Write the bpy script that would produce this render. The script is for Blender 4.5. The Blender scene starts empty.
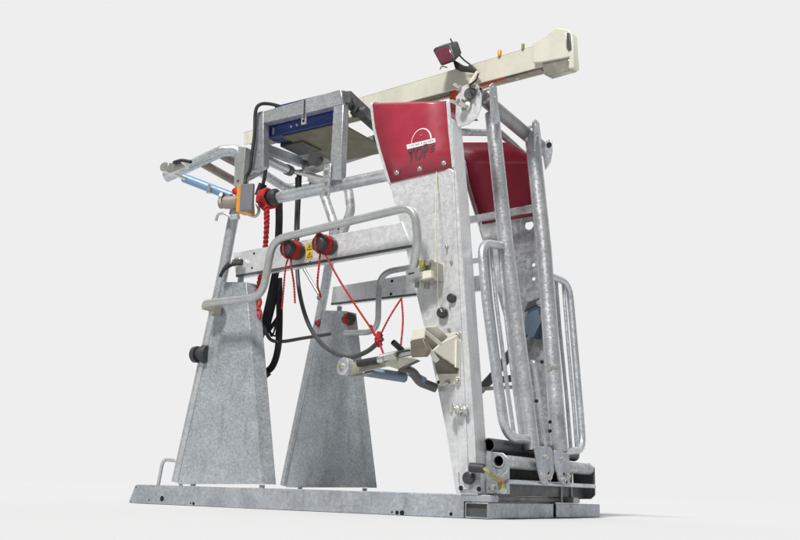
import bpy, bmesh, math, random
from mathutils import Vector, Matrix
from mathutils.geometry import tessellate_polygon
random.seed(7)
R = math.radians
S = bpy.context.scene
COL = S.collection

# ---------------------------------------------------------------- camera
# machine axes: X along the base rail (towards the head gate), Y across, Z up; origin = front near corner of the base
F, CX, CY = 950.0, 400.0, 270.0            # focal length and centre of the 800 x 540 photograph

def _norm(v): return v / v.length
_X = _norm(-Vector((-1100 - CX, -(447 - CY), -F)))
_Y = _norm(Vector((1040 - CX, -(510 - CY), -F)))
_Y = _norm(_Y - _X * _Y.dot(_X))
_Z = _X.cross(_Y)
ROT = Matrix((_X, _Y, _Z))                 # world = ROT @ camera vector

def ray(u, v): return ROT @ Vector(((u - CX) / F, -(v - CY) / F, -1.0))
EYE = -ray(488, 519) * 4.6

def at(u, v, **k):
    """the point of the plane X=, Y= or Z= that the photograph shows at u, v"""
    (ax, val), = k.items()
    i = 'XYZ'.index(ax)
    r = ray(u, v)
    return EYE + r * ((val - EYE[i]) / r[i])

cam = bpy.data.objects.new('camera', bpy.data.cameras.new('camera'))
COL.objects.link(cam)
cam.matrix_world = Matrix.Translation(EYE) @ ROT.to_4x4()
cam.data.sensor_width = 36.0
cam.data.lens = 36.0 * F / 800.0
cam.data.clip_start, cam.data.clip_end = 0.05, 2000
S.camera = cam

# ---------------------------------------------------------------- world and light
W = bpy.data.worlds.new('World'); S.world = W; W.use_nodes = True
nt = W.node_tree; nt.nodes.clear()
out = nt.nodes.new('ShaderNodeOutputWorld'); bg = nt.nodes.new('ShaderNodeBackground')
tc = nt.nodes.new('ShaderNodeTexCoord'); sp = nt.nodes.new('ShaderNodeSeparateXYZ')
nt.links.new(tc.outputs['Generated'], sp.inputs[0])
def mrange(src, a, b, c, d):
    m = nt.nodes.new('ShaderNodeMapRange'); m.interpolation_type = 'SMOOTHSTEP'
    for i, x in zip((1, 2, 3, 4), (a, b, c, d)): m.inputs[i].default_value = x
    nt.links.new(src, m.inputs[0]); return m.outputs[0]
def math_(op, a, b):
    m = nt.nodes.new('ShaderNodeMath'); m.operation = op
    for i, x in enumerate((a, b)):
        if isinstance(x, (int, float)): m.inputs[i].default_value = x
        else: nt.links.new(x, m.inputs[i])
    return m.outputs[0]
WHITE = 0.855
vm = nt.nodes.new('ShaderNodeVectorMath'); vm.operation = 'DOT_PRODUCT'
nt.links.new(tc.outputs['Generated'], vm.inputs[0]); vm.inputs[1].default_value = Vector((-.46, .87, .18)).normalized()
side = mrange(vm.outputs['Value'], 0.30, 0.74, 0.20, WHITE)       # white backdrop ahead, dimmer round the sides and behind
top = mrange(sp.outputs['Z'], 0.62, 0.95, 0.0, 0.95)              # soft light overhead
nt.links.new(math_('MAXIMUM', side, top), bg.inputs['Strength'])
bg.inputs['Color'].default_value = (1, 1, 1, 1)
nt.links.new(bg.outputs[0], out.inputs[0])

sun = bpy.data.objects.new('sun', bpy.data.lights.new('sun', 'SUN'))
COL.objects.link(sun)
sun.data.energy = 3.9; sun.data.angle = R(10); sun.data.color = (1, .97, .93)
sun.rotation_euler = Vector((-0.10, 0.80, -1.02)).to_track_quat('-Z', 'Y').to_euler()

S.view_settings.view_transform = 'Standard'; S.view_settings.look = 'None'
S.view_settings.exposure = 0; S.view_settings.gamma = 1
S.cycles.max_bounces = 6

# ---------------------------------------------------------------- materials
def mat(name, col, rough=.5, metal=0., var=.0, scale=8., spangle=0., spscale=60., stain=0., bump=0., spec=.5, coat=0., patch=0., scratch=0.):
    m = bpy.data.materials.new(name); m.use_nodes = True
    n = m.node_tree; b = n.nodes['Principled BSDF']
    b.inputs['Roughness'].default_value = rough; b.inputs['Metallic'].default_value = metal
    b.inputs['Specular IOR Level'].default_value = spec
    if coat: b.inputs['Coat Weight'].default_value = coat; b.inputs['Coat Roughness'].default_value = .15
    tc = n.nodes.new('ShaderNodeTexCoord')
    cur = None
    def mixc(fac, a, bcol):
        x = n.nodes.new('ShaderNodeMix'); x.data_type = 'RGBA'
        n.links.new(fac, x.inputs[0])
        for sock, val in ((x.inputs[6], a), (x.inputs[7], bcol)):
            if isinstance(val, tuple): sock.default_value = (*val, 1)
            else: n.links.new(val, sock)
        return x.outputs[2]
    def rng(src, a, bb, c, d):
        q = n.nodes.new('ShaderNodeMapRange')
        for i, v in zip((1, 2, 3, 4), (a, bb, c, d)): q.inputs[i].default_value = v
        n.links.new(src, q.inputs[0]); return q.outputs[0]
    nz = n.nodes.new('ShaderNodeTexNoise'); nz.inputs['Scale'].default_value = scale; nz.inputs['Detail'].default_value = 6
    nz.inputs['Roughness'].default_value = .62
    n.links.new(tc.outputs['Object'], nz.inputs['Vector'])
    lo = tuple(c * (1 - var) for c in col); hi = tuple(min(1, c * (1 + var)) for c in col)
    cur = mixc(rng(nz.outputs['Fac'], .32, .68, 0, 1), lo, hi)
    if spangle:
        vo = n.nodes.new('ShaderNodeTexVoronoi'); vo.inputs['Scale'].default_value = spscale
        n.links.new(tc.outputs['Object'], vo.inputs['Vector'])
        sx = n.nodes.new('ShaderNodeSeparateColor'); n.links.new(vo.outputs['Color'], sx.inputs[0])
        k = rng(sx.outputs[0], 0, 1, 1 - spangle, 1 + spangle)
        x = n.nodes.new('ShaderNodeVectorMath'); x.operation = 'SCALE'
        n.links.new(cur, x.inputs[0]); n.links.new(k, x.inputs['Scale']); cur = x.outputs[0]
        n.links.new(rng(sx.outputs[1], 0, 1, rough - .08, rough + .10), b.inputs['Roughness'])
    if stain:
        mp = n.nodes.new('ShaderNodeMapping'); mp.inputs['Scale'].default_value = (9, 9, 1.3)
        n.links.new(tc.outputs['Object'], mp.inputs[0])
        n2 = n.nodes.new('ShaderNodeTexNoise'); n2.inputs['Scale'].default_value = 2.2; n2.inputs['Detail'].default_value = 8
        n.links.new(mp.outputs[0], n2.inputs['Vector'])
        cur = mixc(rng(n2.outputs['Fac'], .56, .74, 0, stain), cur, tuple(c * .45 for c in col))
    def scaled(k, c):
        x = n.nodes.new('ShaderNodeVectorMath'); x.operation = 'SCALE'
        n.links.new(c, x.inputs[0]); n.links.new(k, x.inputs['Scale']); return x.outputs[0]
    if patch:                               # broad clouds of duller and fresher surface
        q = n.nodes.new('ShaderNodeTexNoise'); q.inputs['Scale'].default_value = 2.6; q.inputs['Detail'].default_value = 3; q.inputs['Distortion'].default_value = 1.2
        n.links.new(tc.outputs['Object'], q.inputs['Vector'])
        cur = scaled(rng(q.outputs['Fac'], .33, .67, 1 - patch, 1 + patch), cur)
    if scratch:                             # fine rubs and handling marks in two directions
        for rot, sc in (((.3, .5, .2), (5, 90, 90)), ((.1, 1.2, .7), (90, 7, 110))):
            mp = n.nodes.new('ShaderNodeMapping'); mp.inputs['Rotation'].default_value = rot; mp.inputs['Scale'].default_value = sc
            n.links.new(tc.outputs['Object'], mp.inputs[0])
            q = n.nodes.new('ShaderNodeTexNoise'); q.inputs['Scale'].default_value = 1.0; q.inputs['Detail'].default_value = 2
            n.links.new(mp.outputs[0], q.inputs['Vector'])
            cur = scaled(rng(q.outputs['Fac'], .66, .74, 1.0, 1.0 + scratch), cur)
            cur = scaled(rng(q.outputs['Fac'], .34, .27, 1.0, 1.0 - scratch), cur)
    if not spangle and scale:
        q = n.nodes.new('ShaderNodeTexNoise'); q.inputs['Scale'].default_value = scale * 2.3; q.inputs['Detail'].default_value = 5
        n.links.new(tc.outputs['Object'], q.inputs['Vector'])
        n.links.new(rng(q.outputs['Fac'], .3, .7, max(.02, rough - .09), rough + .12), b.inputs['Roughness'])
    n.links.new(cur, b.inputs['Base Color'])
    if bump:
        bp = n.nodes.new('ShaderNodeBump'); bp.inputs['Strength'].default_value = bump; bp.inputs['Distance'].default_value = .004
        n3 = n.nodes.new('ShaderNodeTexNoise'); n3.inputs['Scale'].default_value = 55; n3.inputs['Detail'].default_value = 5
        n.links.new(tc.outputs['Object'], n3.inputs['Vector'])
        n.links.new(n3.outputs['Fac'], bp.inputs['Height']); n.links.new(bp.outputs[0], b.inputs['Normal'])
    return m

M = dict(
    zinc=mat('bright_zinc', (.53, .555, .58), .34, .65, .10, 7, .10, 80, .32, .25, patch=.10, scratch=.16),
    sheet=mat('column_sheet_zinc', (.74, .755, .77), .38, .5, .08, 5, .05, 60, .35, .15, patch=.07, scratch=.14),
    dull=mat('dull_spangled_zinc', (.415, .455, .485), .42, .5, .09, 9, .18, 110, .40, .25, patch=.08, scratch=.12),
    rail=mat('rail_zinc', (.40, .43, .465), .42, .55, .12, 7, .12, 70, .5, .2, patch=.12, scratch=.18),
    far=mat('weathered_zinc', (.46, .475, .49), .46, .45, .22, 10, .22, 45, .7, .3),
    lightpaint=mat('light_grey_paint', (.45, .475, .465), .30, .5, .10, 8, stain=.25, scratch=.12),
    cream=mat('cream_paint', (.66, .65, .56), .38, .0, .06, 6, stain=.25, patch=.05, scratch=.10),
    bracket=mat('yellowish_zinc_plating', (.40, .40, .33), .34, .6, .18, 14),
    darksteel=mat('dark_grey_steel', (.105, .108, .112), .45, .4, .2, 12, stain=.3),
    jawshade=mat('shaded_brown_plating', (.17, .155, .12), .4, .35, .2, 12),  # bracket plating with the shade of the jaw put into its colour
    gunmetal=mat('mid_grey_steel', (.30, .305, .31), .45, .4, .2, 12, stain=.4),
    red=mat('red_paint', (.355, .027, .055), .38, 0, .07, 5, coat=.15, patch=.06, scratch=.16),
    blackpl=mat('black_plastic', (.036, .036, .040), .45, 0, .2, 20),
    rubber=mat('black_rubber', (.022, .022, .023), .62, 0, .3, 20),
    web=mat('black_webbing', (.014, .014, .017), .85, 0, .3, 60, bump=.4),
    hose=mat('grey_hose', (.05, .052, .054), .5, 0, .2, 20),
    hole=mat('hole_black', (.006, .006, .007), .9, 0),
    redrope=mat('red_rope', (.38, .016, .018), .8, 0, .55, 120, bump=.6),
    redweb=mat('red_webbing', (.47, .020, .018), .8, 0, .3, 90, bump=.5),
    cord=mat('cream_cord', (.56, .53, .42), .8, 0, .2, 100),
    orange=mat('orange_plastic', (.66, .27, .03), .42, 0, .1, 15),
    boxgrey=mat('grey_plastic', (.16, .165, .19), .5, 0, .06, 15),
    redpl=mat('red_plastic', (.55, .02, .02), .35, 0),
    blue=mat('blue_paint', (.013, .032, .15), .38, 0, .15, 10, coat=.2),
    paleblue=mat('pale_blue_cylinder', (.19, .31, .48), .38, .1, .08, 10),
    steelblue=mat('steel_blue_rubber', (.14, .20, .27), .5, .1, .1, 10),
    olive=mat('olive_panel', (.105, .10, .050), .5, 0, .12, 6),
    rust=mat('red_oxide_paint', (.55, .10, .045), .5, 0, .2, 8),
    yellow=mat('yellow_sticker', (.58, .40, .06), .5, 0, .05, 15),
    brass=mat('yellow_green_plating', (.30, .30, .11), .4, .3, .3, 30),
    bolt=mat('zinc_bolt', (.60, .60, .57), .3, .85, .1, 30),
    lens=mat('lamp_glass', (.16, .035, .06), .08, 0, .2, 20, spec=.8),  # red tint paints a reflection into the glass colour
    white=mat('white_print', (.78, .77, .77), .5),
    darkprint=mat('dark_grey_print', (.065, .055, .060), .5),
    greyprint=mat('grey_print', (.30, .27, .29), .5),
    brown=mat('brown_steel', (.30, .26, .235), .45, .3, .15, 20),
)

# ---------------------------------------------------------------- mesh helpers
def fillet(pts, rad, n=7):
    pts = [Vector(p) for p in pts]
    res = [pts[0]]
    for i in range(1, len(pts) - 1):
        a, b, c = pts[i - 1], pts[i], pts[i + 1]
        d1, d2 = a - b, c - b
        ang = d1.angle(d2)
        if ang > 3.05: res.append(b); continue
        r = rad[i - 1] if isinstance(rad, (list, tuple)) else rad
        t = min(r / math.tan(ang / 2), d1.length * .48, d2.length * .48)
        p, q = b + d1.normalized() * t, b + d2.normalized() * t
        for k in range(n + 1):
            s = k / n
            res.append(p * (1 - s) ** 2 + b * 2 * s * (1 - s) + q * s * s)
    res.append(pts[-1])
    return res

def spline(pts, n=8):
    pts = [Vector(p) for p in pts]
    P = [pts[0] * 2 - pts[1]] + pts + [pts[-1] * 2 - pts[-2]]
    res = []
    for i in range(1, len(P) - 2):
        p0, p1, p2, p3 = P[i - 1:i + 3]
        for k in range(n):
            t = k / n
            res.append(.5 * ((2 * p1) + (p2 - p0) * t + (2 * p0 - 5 * p1 + 4 * p2 - p3) * t * t + (3 * p1 - p0 - 3 * p2 + p3) * t ** 3))
    res.append(pts[-1])
    return res

class MB:
    def __init__(s): s.b = bmesh.new(); s.mi = 0; s.mats = []
    def use(s, m):
        if m not in s.mats: s.mats.append(m)
        s.mi = s.mats.index(m); return s
    def face(s, vs):
        try: f = s.b.faces.new(vs)
        except ValueError: return
        f.material_index = s.mi; f.smooth = True
    def ring(s, c, a, b, ra, rb=None, n=14):
        rb = rb or ra
        return [s.b.verts.new(c + a * (ra * math.cos(2 * math.pi * k / n)) + b * (rb * math.sin(2 * math.pi * k / n))) for k in range(n)]
    def bridge(s, r0, r1):
        n = len(r0)
        for k in range(n): s.face((r0[k], r0[(k + 1) % n], r1[(k + 1) % n], r1[k]))
    def sweep(s, pts, ra, rb=None, n=14, up=None, hollow=0, cap=True):
        """round (or flat: ra x rb) section swept along pts"""
        pts = [Vector(p) for p in pts]
        T = [(pts[min(i + 1, len(pts) - 1)] - pts[max(i - 1, 0)]).normalized() for i in range(len(pts))]
        u = Vector(up) if up else Vector((0, 0, 1))
        if abs(T[0].dot(u)) > .95: u = Vector((0, 1, 0)) if not up else Vector((1, 0, 0))
        a = (u - T[0] * u.dot(T[0])).normalized(); rings = []
        for i, p in enumerate(pts):
            a = (a - T[i] * a.dot(T[i])).normalized(); b = T[i].cross(a)
            rings.append(s.ring(p, a, b, ra, rb, n))
        for r0, r1 in zip(rings, rings[1:]): s.bridge(r0, r1)
        if hollow:
            for end, d, p in ((rings[0], T[0], pts[0]), (rings[-1], -T[-1], pts[-1])):
                k = 1 - hollow / ra
                r1 = [s.b.verts.new(p + (v.co - p) * k) for v in end]
                r2 = [s.b.verts.new(p + (v.co - p) * k + d * ra * 2.2) for v in end]
                s.bridge(end, r1)
                old = s.mi; s.use(M['hole']); s.bridge(r1, r2); s.face(r2); s.mi = old
        elif cap: s.face(rings[0]); s.face(rings[-1])
        return s
    def strap(s, pts, w, t, side):
        """flat band swept along pts, its width along `side`"""
        pts = [Vector(p) for p in pts]; rings = []
        for i, p in enumerate(pts):
            T = (pts[min(i + 1, len(pts) - 1)] - pts[max(i - 1, 0)]).normalized()
            a = Vector(side); a = (a - T * a.dot(T)).normalized(); b = T.cross(a)
            rings.append([s.b.verts.new(p + a * (w / 2 * x) + b * (t / 2 * y)) for x, y in ((-1, -1), (1, -1), (1, 1), (-1, 1))])
        for r0, r1 in zip(rings, rings[1:]): s.bridge(r0, r1)
        s.face(rings[0]); s.face(rings[-1]); return s
    def lathe(s, p, axis, prof, n=20):
        """prof: (distance along axis, radius)"""
        p, d = Vector(p), Vector(axis).normalized()
        a = d.orthogonal().normalized(); b = d.cross(a); prev = None
        for h, r in prof:
            cur = s.ring(p + d * h, a, b, max(r, 1e-4), n=n)
            if prev: s.bridge(prev, cur)
            else: s.face(cur)
            prev = cur
        s.face(prev); return s
    def cyl(s, p, q, r, n=14):
        p, q = Vector(p), Vector(q); return s.lathe(p, q - p, ((0, r), ((q - p).length, r)), n)
    def prism(s, poly, vec, holes=()):
        loops = [[Vector(p) for p in poly]] + [[Vector(p) for p in h] for h in holes]
        vec = Vector(vec); flat = [p for l in loops for p in l]
        v0 = [s.b.verts.new(p) for p in flat]; v1 = [s.b.verts.new(p + vec) for p in flat]
        if holes:
            for tri in tessellate_polygon(loops):
                s.face([v0[i] for i in tri]); s.face([v1[i] for i in reversed(tri)])
        else: s.face(v0); s.face(list(reversed(v1)))
        k = 0
        for l in loops:
            n = len(l)
            for i in range(n): s.face((v0[k + i], v0[k + (i + 1) % n], v1[k + (i + 1) % n], v1[k + i]))
            k += n
        return s
    def box(s, a, b):
        a, b = Vector(a), Vector(b)
        return s.prism([(a.x, a.y, a.z), (b.x, a.y, a.z), (b.x, a.y, b.z), (a.x, a.y, b.z)], (0, b.y - a.y, 0))
    def beam(s, p, q, w, h, up=(0, 0, 1)):
        """square tube from p to q, h along up, w across"""
        p, q = Vector(p), Vector(q); d = (q - p).normalized(); u = Vector(up); u = (u - d * u.dot(d)).normalized(); c = d.cross(u)
        return s.prism([p + c * (w / 2 * x) + u * (h / 2 * y) for x, y in ((-1, -1), (1, -1), (1, 1), (-1, 1))], q - p)
    def hexbolt(s, p, axis, r, h):
        s.lathe(p, axis, ((0, r * 1.5), (h * .25, r * 1.5)), 14)
        return s.lathe(Vector(p) + Vector(axis).normalized() * h * .25, axis, ((0, r), (h, r), (h * 1.1, r * .8)), 6)
    def each(s, name, parent=None, bevel=0., gap=.004):
        """every separate solid becomes an object of its own; solids that touch or overlap stay together"""
        s.b.verts.index_update(); s.b.verts.ensure_lookup_table()
        lab = {}; comps = []
        for v in s.b.verts:
            if v in lab: continue
            st = [v]; lab[v] = len(comps); c = [v]
            while st:
                for e in st.pop().link_edges:
                    for w in e.verts:
                        if w not in lab: lab[w] = len(comps); c.append(w); st.append(w)
            comps.append(c)
        bb = [[f(v.co[k] for v in c) for f in (min, max) for k in range(3)] for c in comps]
        g = list(range(len(comps)))
        for i in range(len(comps)):
            for j in range(i):
                if all(bb[i][k] - gap <= bb[j][k + 3] and bb[j][k] - gap <= bb[i][k + 3] for k in range(3)):
                    a, b_ = g[i], g[j]; g = [b_ if x == a else x for x in g]
        res = []
        for gid in sorted(set(g)):
            n = MB(); n.mats = list(s.mats); mp = {}
            for f_ in s.b.faces:
                if g[lab[f_.verts[0]]] != gid: continue
                vs = []
                for v in f_.verts:
                    if v not in mp: mp[v] = n.b.verts.new(v.co)
                    vs.append(mp[v])
                q = n.b.faces.new(vs); q.material_index = f_.material_index; q.smooth = f_.smooth
            res.append(n.build(name, parent, bevel))
        s.b.free(); return res
    def build(s, name, parent=None, bevel=0., origin=None, sharp=35, label=None):
        bmesh.ops.recalc_face_normals(s.b, faces=s.b.faces[:])
        if origin is not None: bmesh.ops.translate(s.b, verts=s.b.verts[:], vec=-Vector(origin))
        me = bpy.data.meshes.new(name); s.b.to_mesh(me); s.b.free()
        for m in s.mats: me.materials.append(m)
        me.set_sharp_from_angle(angle=R(sharp))
        o = bpy.data.objects.new(name, me); COL.objects.link(o)
        if origin is not None: o.location = origin
        if parent: o.parent = parent
        if bevel:
            bv = o.modifiers.new('bevel', 'BEVEL'); bv.width = bevel; bv.segments = 2; bv.limit_method = 'ANGLE'; bv.angle_limit = R(40)
            bv.harden_normals = False
        if label: o['label'] = label
        return o

def mb(m): return MB().use(M[m])
def disc(p, axis, r, n=18):
    p = Vector(p); d = Vector(axis).normalized(); a = d.orthogonal().normalized(); b = d.cross(a)
    return [p + a * (r * math.cos(2 * math.pi * k / n)) + b * (r * math.sin(2 * math.pi * k / n)) for k in range(n)]
def path(pl, **k): return [at(u, v, **k) for u, v in pl]
NY = Vector((0, -1, 0))

# ---------------------------------------------------------------- setting
fl = mb('white'); 
FLOOR = mat('pale_floor', (.556, .567, .580), .9, 0, .0, spec=.0)
fl.use(FLOOR); fl.mats = [FLOOR]; fl.mi = 0
fl.prism([(-400, -300, -.30), (400, -300, -.30), (400, 900, -.30), (-400, 900, -.30)], (0, 0, .298))
f = fl.build('floor'); f['kind'] = 'structure'

# ---------------------------------------------------------------- the machine
root = bpy.data.objects.new('cattle_crush', None); COL.objects.link(root)
root['label'] = 'galvanised steel cattle crush for hoof trimming with red top hoods and cream hoist boom'
root['category'] = 'cattle crush'

YF, YR, YG = 1.12, 1.03, 1.27          # far column plane, far rear post plane

# --- base
def rail(y0, name='base_rail'):
    m = mb('rail')
    pl = [at(129, 503, Y=0), at(129, 501, Y=0), at(135, 486, Y=0), at(137, 485, Y=0)]
    xs = [(p.x, max(p.z, 0.001)) for p in pl]
    xs[-1] = (xs[-1][0], .113); xs[0] = (xs[0][0], 0)
    prof = xs + [(.012, .113), (.012, .080), (-.135, .080), (-.135, 0)]
    m.prism([(x, y0, z) for x, z in prof], (0, .085, 0))
    if y0 == 0:
        m.use(M['hole'])
        for u, v, r in ((162, 498.5, .017), (149, 500, .006), (193.5, 503.5, .010), (190.5, 503, .006), (397, 512.5, .011), (402, 512.8, .014), (392, 512, .006), (451, 514, .010), (136, 487, .005), (131, 502, .004)):
            p = at(u, v, Y=0); m.lathe((p.x, -.001, p.z), (0, 1, 0), ((0, r), (.004, r)))
    return m.build(name, root, .003)
rail(0)
rail(YR)
m = mb('rail')                              # front cross tubes, open at the near end
for ya, yb in ((.0, .775), (.815, 1.47)):
    t = .006; x0, x1, z0, z1 = -.128, 0., .001, .076
    out_ = [(x0, ya, z0), (x1, ya, z0), (x1, ya, z1), (x0, ya, z1)]
    inn = [(x0 + t, ya, z0 + t), (x1 - t, ya, z0 + t), (x1 - t, ya, z1 - t), (x0 + t, ya, z1 - t)]
    m.prism(out_, (0, yb - ya, 0), [inn])
    m.use(M['darksteel']); m.box((x0 + t - .001, ya + .018, z0 + t - .001), (x1 - t + .001, ya + .024, z1 - t + .001)); m.use(M['rail'])  # dark recessed plate painting the shade inside the open tube
m.each('front_crossmember', root, .002)
m = mb('gunmetal'); m.box((-.20, .087, .082), (-.06, 1.30, .108)); m.build('floor_crossbar', root, .003)
m = mb('rail'); m.box((-2.1, .09, .02), (-2.0, YR - .005, .10)); m.build('rear_crossmember', root, .003)
m = mb('zinc'); m.sweep(fillet([at(158, 486, Y=.05), at(163, 459, Y=.05), at(178, 461, Y=.05), at(181, 486, Y=.05)], .05), .011)
m.build('lifting_loop', root)

# --- rear posts
def rear_post():
    parts = []
    y = .0
    m = mb('zinc')
    m.sweep(spline([at(177, 482, Y=.04), at(220, 287, Y=.04), at(232, 225, Y=.04), at(247, 158, Y=.04)], 5), .034, n=18, hollow=.005)
    parts.append(m.build('post_tube', root))
    m = mb('dull')
    sh = path([(177.5, 484), (262, 484), (246, 282), (222.5, 282)], Y=0)
    m.prism(sh, (0, .006, 0))
    parts.append(m.build('side_plate', root, .0015))
    m = mb('dull')
    e0, e1 = at(262, 484, Y=0), at(246, 282, Y=0)
    m.prism([e0 + Vector((.0015, 0, 0)), e1 + Vector((.0015, 0, 0)), e1 + Vector((.045, .07, -.01)), e0 + Vector((.045, .07, 0))], (-.006, .004, 0))
    parts.append(m.build('plate_flange', root, .0015))
    m = mb('dull')
    for u in (193, 262):
        p = at(u, 486, Y=.03); m.lathe((p.x, .03, .114), (0, 0, 1), ((0, .016), (.018, .016)), 6)
    p = at(240, 282, Y=.03); m.lathe((p.x, .035, p.z - .02), (0, 0, 1), ((0, .018), (.05, .018), (.052, .010)), 6)
    parts += m.each('bolt', root)
    return parts
near_post = rear_post()
for o in near_post:
    c = o.copy(); COL.objects.link(c); c.parent = root; c.location = (0, YR, 0)
    if o.name.startswith('post_tube'):      # the far tube ends lower, under its fork
        c.data = o.data.copy()
        zt = at(334, 226, Y=YR + .04).z
        for v in c.data.vertices:
            v.co.z = min(v.co.z, zt)

# near beam and far beam (open box channels)
def channel(pts, y0, depth, name, mt, holes=()):
    m = mb(mt); t = .007
    a, b, c, d = pts                        # tl, tr, br, bl
    m.prism([a, b, c, d], (0, t, 0))
    m.prism([a + Vector((0, t, 0)), b + Vector((0, t, 0)), b + Vector((0, t, -t)), a + Vector((0, t, -t))], (0, depth, 0))
    m.prism([d + Vector((0, t, t)), c + Vector((0, t, t)), c + Vector((0, t, 0)), d + Vector((0, t, 0))], (0, depth, 0))
    m.use(M['hole'])
    for u, v, r in holes:
        p = at(u, v, Y=y0); m.lathe((p.x, y0 - .0015, p.z), (0, 1, 0), ((0, r), (.004, r)))
    c = m.build(name, root, .002)
    m = mb('darksteel'); m.prism([d + Vector((0, -.002, .006)), pts[2] + Vector((0, -.002, .006)), pts[2] + Vector((0, -.002, -.006)), d + Vector((0, -.002, -.006))], (0, .02, 0)); m.build('underside_shade', c)  # dark strip painting the shade under the beam's lower edge
    return c
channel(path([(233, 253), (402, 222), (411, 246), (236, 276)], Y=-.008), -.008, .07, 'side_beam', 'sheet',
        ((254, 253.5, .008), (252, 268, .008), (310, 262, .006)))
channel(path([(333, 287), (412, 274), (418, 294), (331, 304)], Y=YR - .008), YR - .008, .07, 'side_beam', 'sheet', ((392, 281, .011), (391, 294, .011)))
m = mb('yellow'); m.prism(path([(306, 243), (313, 241.5), (312.5, 258), (305.5, 259.5)], Y=-.011), (0, .002, 0)); 
m.use(M['darkprint'])
for y0 in (244.5, 252):
    for l in (((309.6, y0), (310.1, y0), (307.4, y0 + 5.2), (306.9, y0 + 5.2)), ((309.6, y0), (310.1, y0), (312.2, y0 + 4.4), (311.7, y0 + 4.4)), ((306.9, y0 + 5.2), (312.2, y0 + 4.2), (312.2, y0 + 4.8), (306.9, y0 + 5.8)), ((309.3, y0 + 2), (310, y0 + 2), (309.9, y0 + 4), (309.2, y0 + 4))):
        m.prism(path(l, Y=-.0125), (0, .001, 0))
m.build('warning_sticker', root)

# upper pipe (near) and far counterpart, rear cross loop with fork
m = mb('zinc'); m.sweep([at(262, 201, Y=.03), at(400, 172.5, Y=.03)], .036, n=18, hollow=.005); m.build('side_pipe', root)
m = mb('far')
q = [at(226, 150, Y=.10), at(287, 189, Y=.98), at(320, 183, Y=YR + .04), at(334, 224, Y=YR + .04), at(331, 262, Y=YR + .04)]
m.sweep(fillet(q, [.10, .14, .10], 9), .033, n=16); m.build('rear_crossbar', root)
m = mb('far')
m.sweep(fillet([at(310, 178, Y=YR - .02), at(348, 186, Y=YR + .03), at(351, 210, Y=YR + .03), at(338, 246, Y=YR + .03)], [.10, .12], 9), .033, n=16)
m.build('fork_arm', root)
m = mb('far'); m.prism(path([(331, 222), (344, 222), (342, 238), (332, 238)], Y=YR), (0, .012, 0)); m.use(M['hole'])
p = at(338.5, 229, Y=YR); m.lathe((p.x, YR - .002, p.z), (0, 1, 0), ((0, .008), (.003, .008))); m.build('fork_gusset', root, .002)

# rear gate tubes on the left
m = mb('zinc')
m.sweep(fillet([at(166, 177, Y=-.10), at(222, 151, Y=-.02), at(240, 150, Y=.02), at(241, 178, Y=.03)], [.09, .05], 9), .037, n=18, hollow=.006)
m.build('rump_bar', root)
m = mb('lightpaint'); m.prism(path([(236.5, 147), (245.5, 147), (243, 186), (233.5, 186)], Y=-.012), (0, .05, 0)); m.use(M['hole'])
p = at(238, 181, Y=-.012); m.lathe((p.x, -.0135, p.z), (0, 1, 0), ((0, .008), (.003, .008))); m.build('hinge_plate', root, .006)
m = mb('brown'); m.sweep([at(203, 163.5, Y=-.03), at(243, 186, Y=.30)], .028, n=14); m.build('cross_tube', root)
m = mb('brown'); m.sweep([at(218, 153, Y=.0), at(246, 168, Y=.26)], .028, n=14); m.build('cross_tube', root)
m = mb('paleblue'); m.sweep([at(184, 178, Y=-.12), at(236, 198, Y=.0)], .029, n=18)
cy = m.build('hydraulic_cylinder', root)
m = mb('bolt'); m.sweep([at(173, 173, Y=-.22), at(186, 179, Y=-.18)], .012)
m.lathe(at(166, 168, Y=-.25), (0.2, -1, 0.1), ((-.02, .020), (-.02, .032), (.02, .032), (.02, .016)), 18)
m.prism([at(163, 164, Y=-.26), at(180, 162, Y=-.26), at(186, 167, Y=-.26), at(170, 173, Y=-.26)], (0, .03, 0))
m.use(M['rubber']); m.sweep(spline([at(174, 162.5, Y=-.27), at(182, 160.5, Y=-.27), at(191, 162, Y=-.26)], 5), .011)
m.use(M['blackpl']); m.lathe(at(233, 197, Y=-.02), (0, -1, 0), ((0, .014), (.02, .014)), 12)
m.each('rod_clevis', cy)
m = mb('bolt'); p = at(209, 189.5, Y=-.1); m.lathe(p, (0, 0, -1), ((-.03, .010), (.012, .010), (.014, .016), (.025, .016)), 10); m.build('port', cy)

# --- control box and pulley left
m = mb('orange'); m.prism(path([(236.5, 185), (245, 183.5), (246.5, 212), (235.5, 212.5)], Y=-.115), (0, .08, 0))
cb = m.build('control_box', root, .006)
m = mb('boxgrey'); m.prism(path([(240.5, 184), (252.5, 183), (251.5, 210), (239, 211)], Y=-.140), (0, .024, 0)); m.build('box_cover', cb, .005)
m = mb('redpl'); m.lathe(at(238, 191, Y=-.09), (-1, -.1, 0), ((0, .016), (.02, .016), (.022, .022), (.034, .018)), 16); m.build('stop_button', cb)
m = mb('brown'); p = at(236, 202, Y=-.03); m.lathe(p, (-1, -.25, .02), ((-.02, .041), (.075, .041), (.078, .037), (.11, .037)), 22)
rl = m.build('pulley', root)
m = mb('bolt'); m.lathe(at(222, 199, Y=-.06), (-1, -.6, .1), ((-.006, .046), (.008, .046), (.010, .018), (.022, .014)), 22); m.build('pulley_cap', rl)
m = mb('zinc'); m.sweep(spline([at(216, 221, Y=-.05), at(218, 215, Y=-.05), at(224, 213.5, Y=-.05), at(232, 217, Y=-.03), at(240, 218, Y=0)], 5), .009)
m.lathe(at(234, 217, Y=-.03), (1, .2, 0), ((-.02, .02), (.03, .02)), 12)
m.sweep(spline([at(247, 214, Y=-.03), at(255, 216.5, Y=-.03), at(259, 211, Y=-.03), at(257, 204, Y=-.03)], 6), .009)
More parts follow.
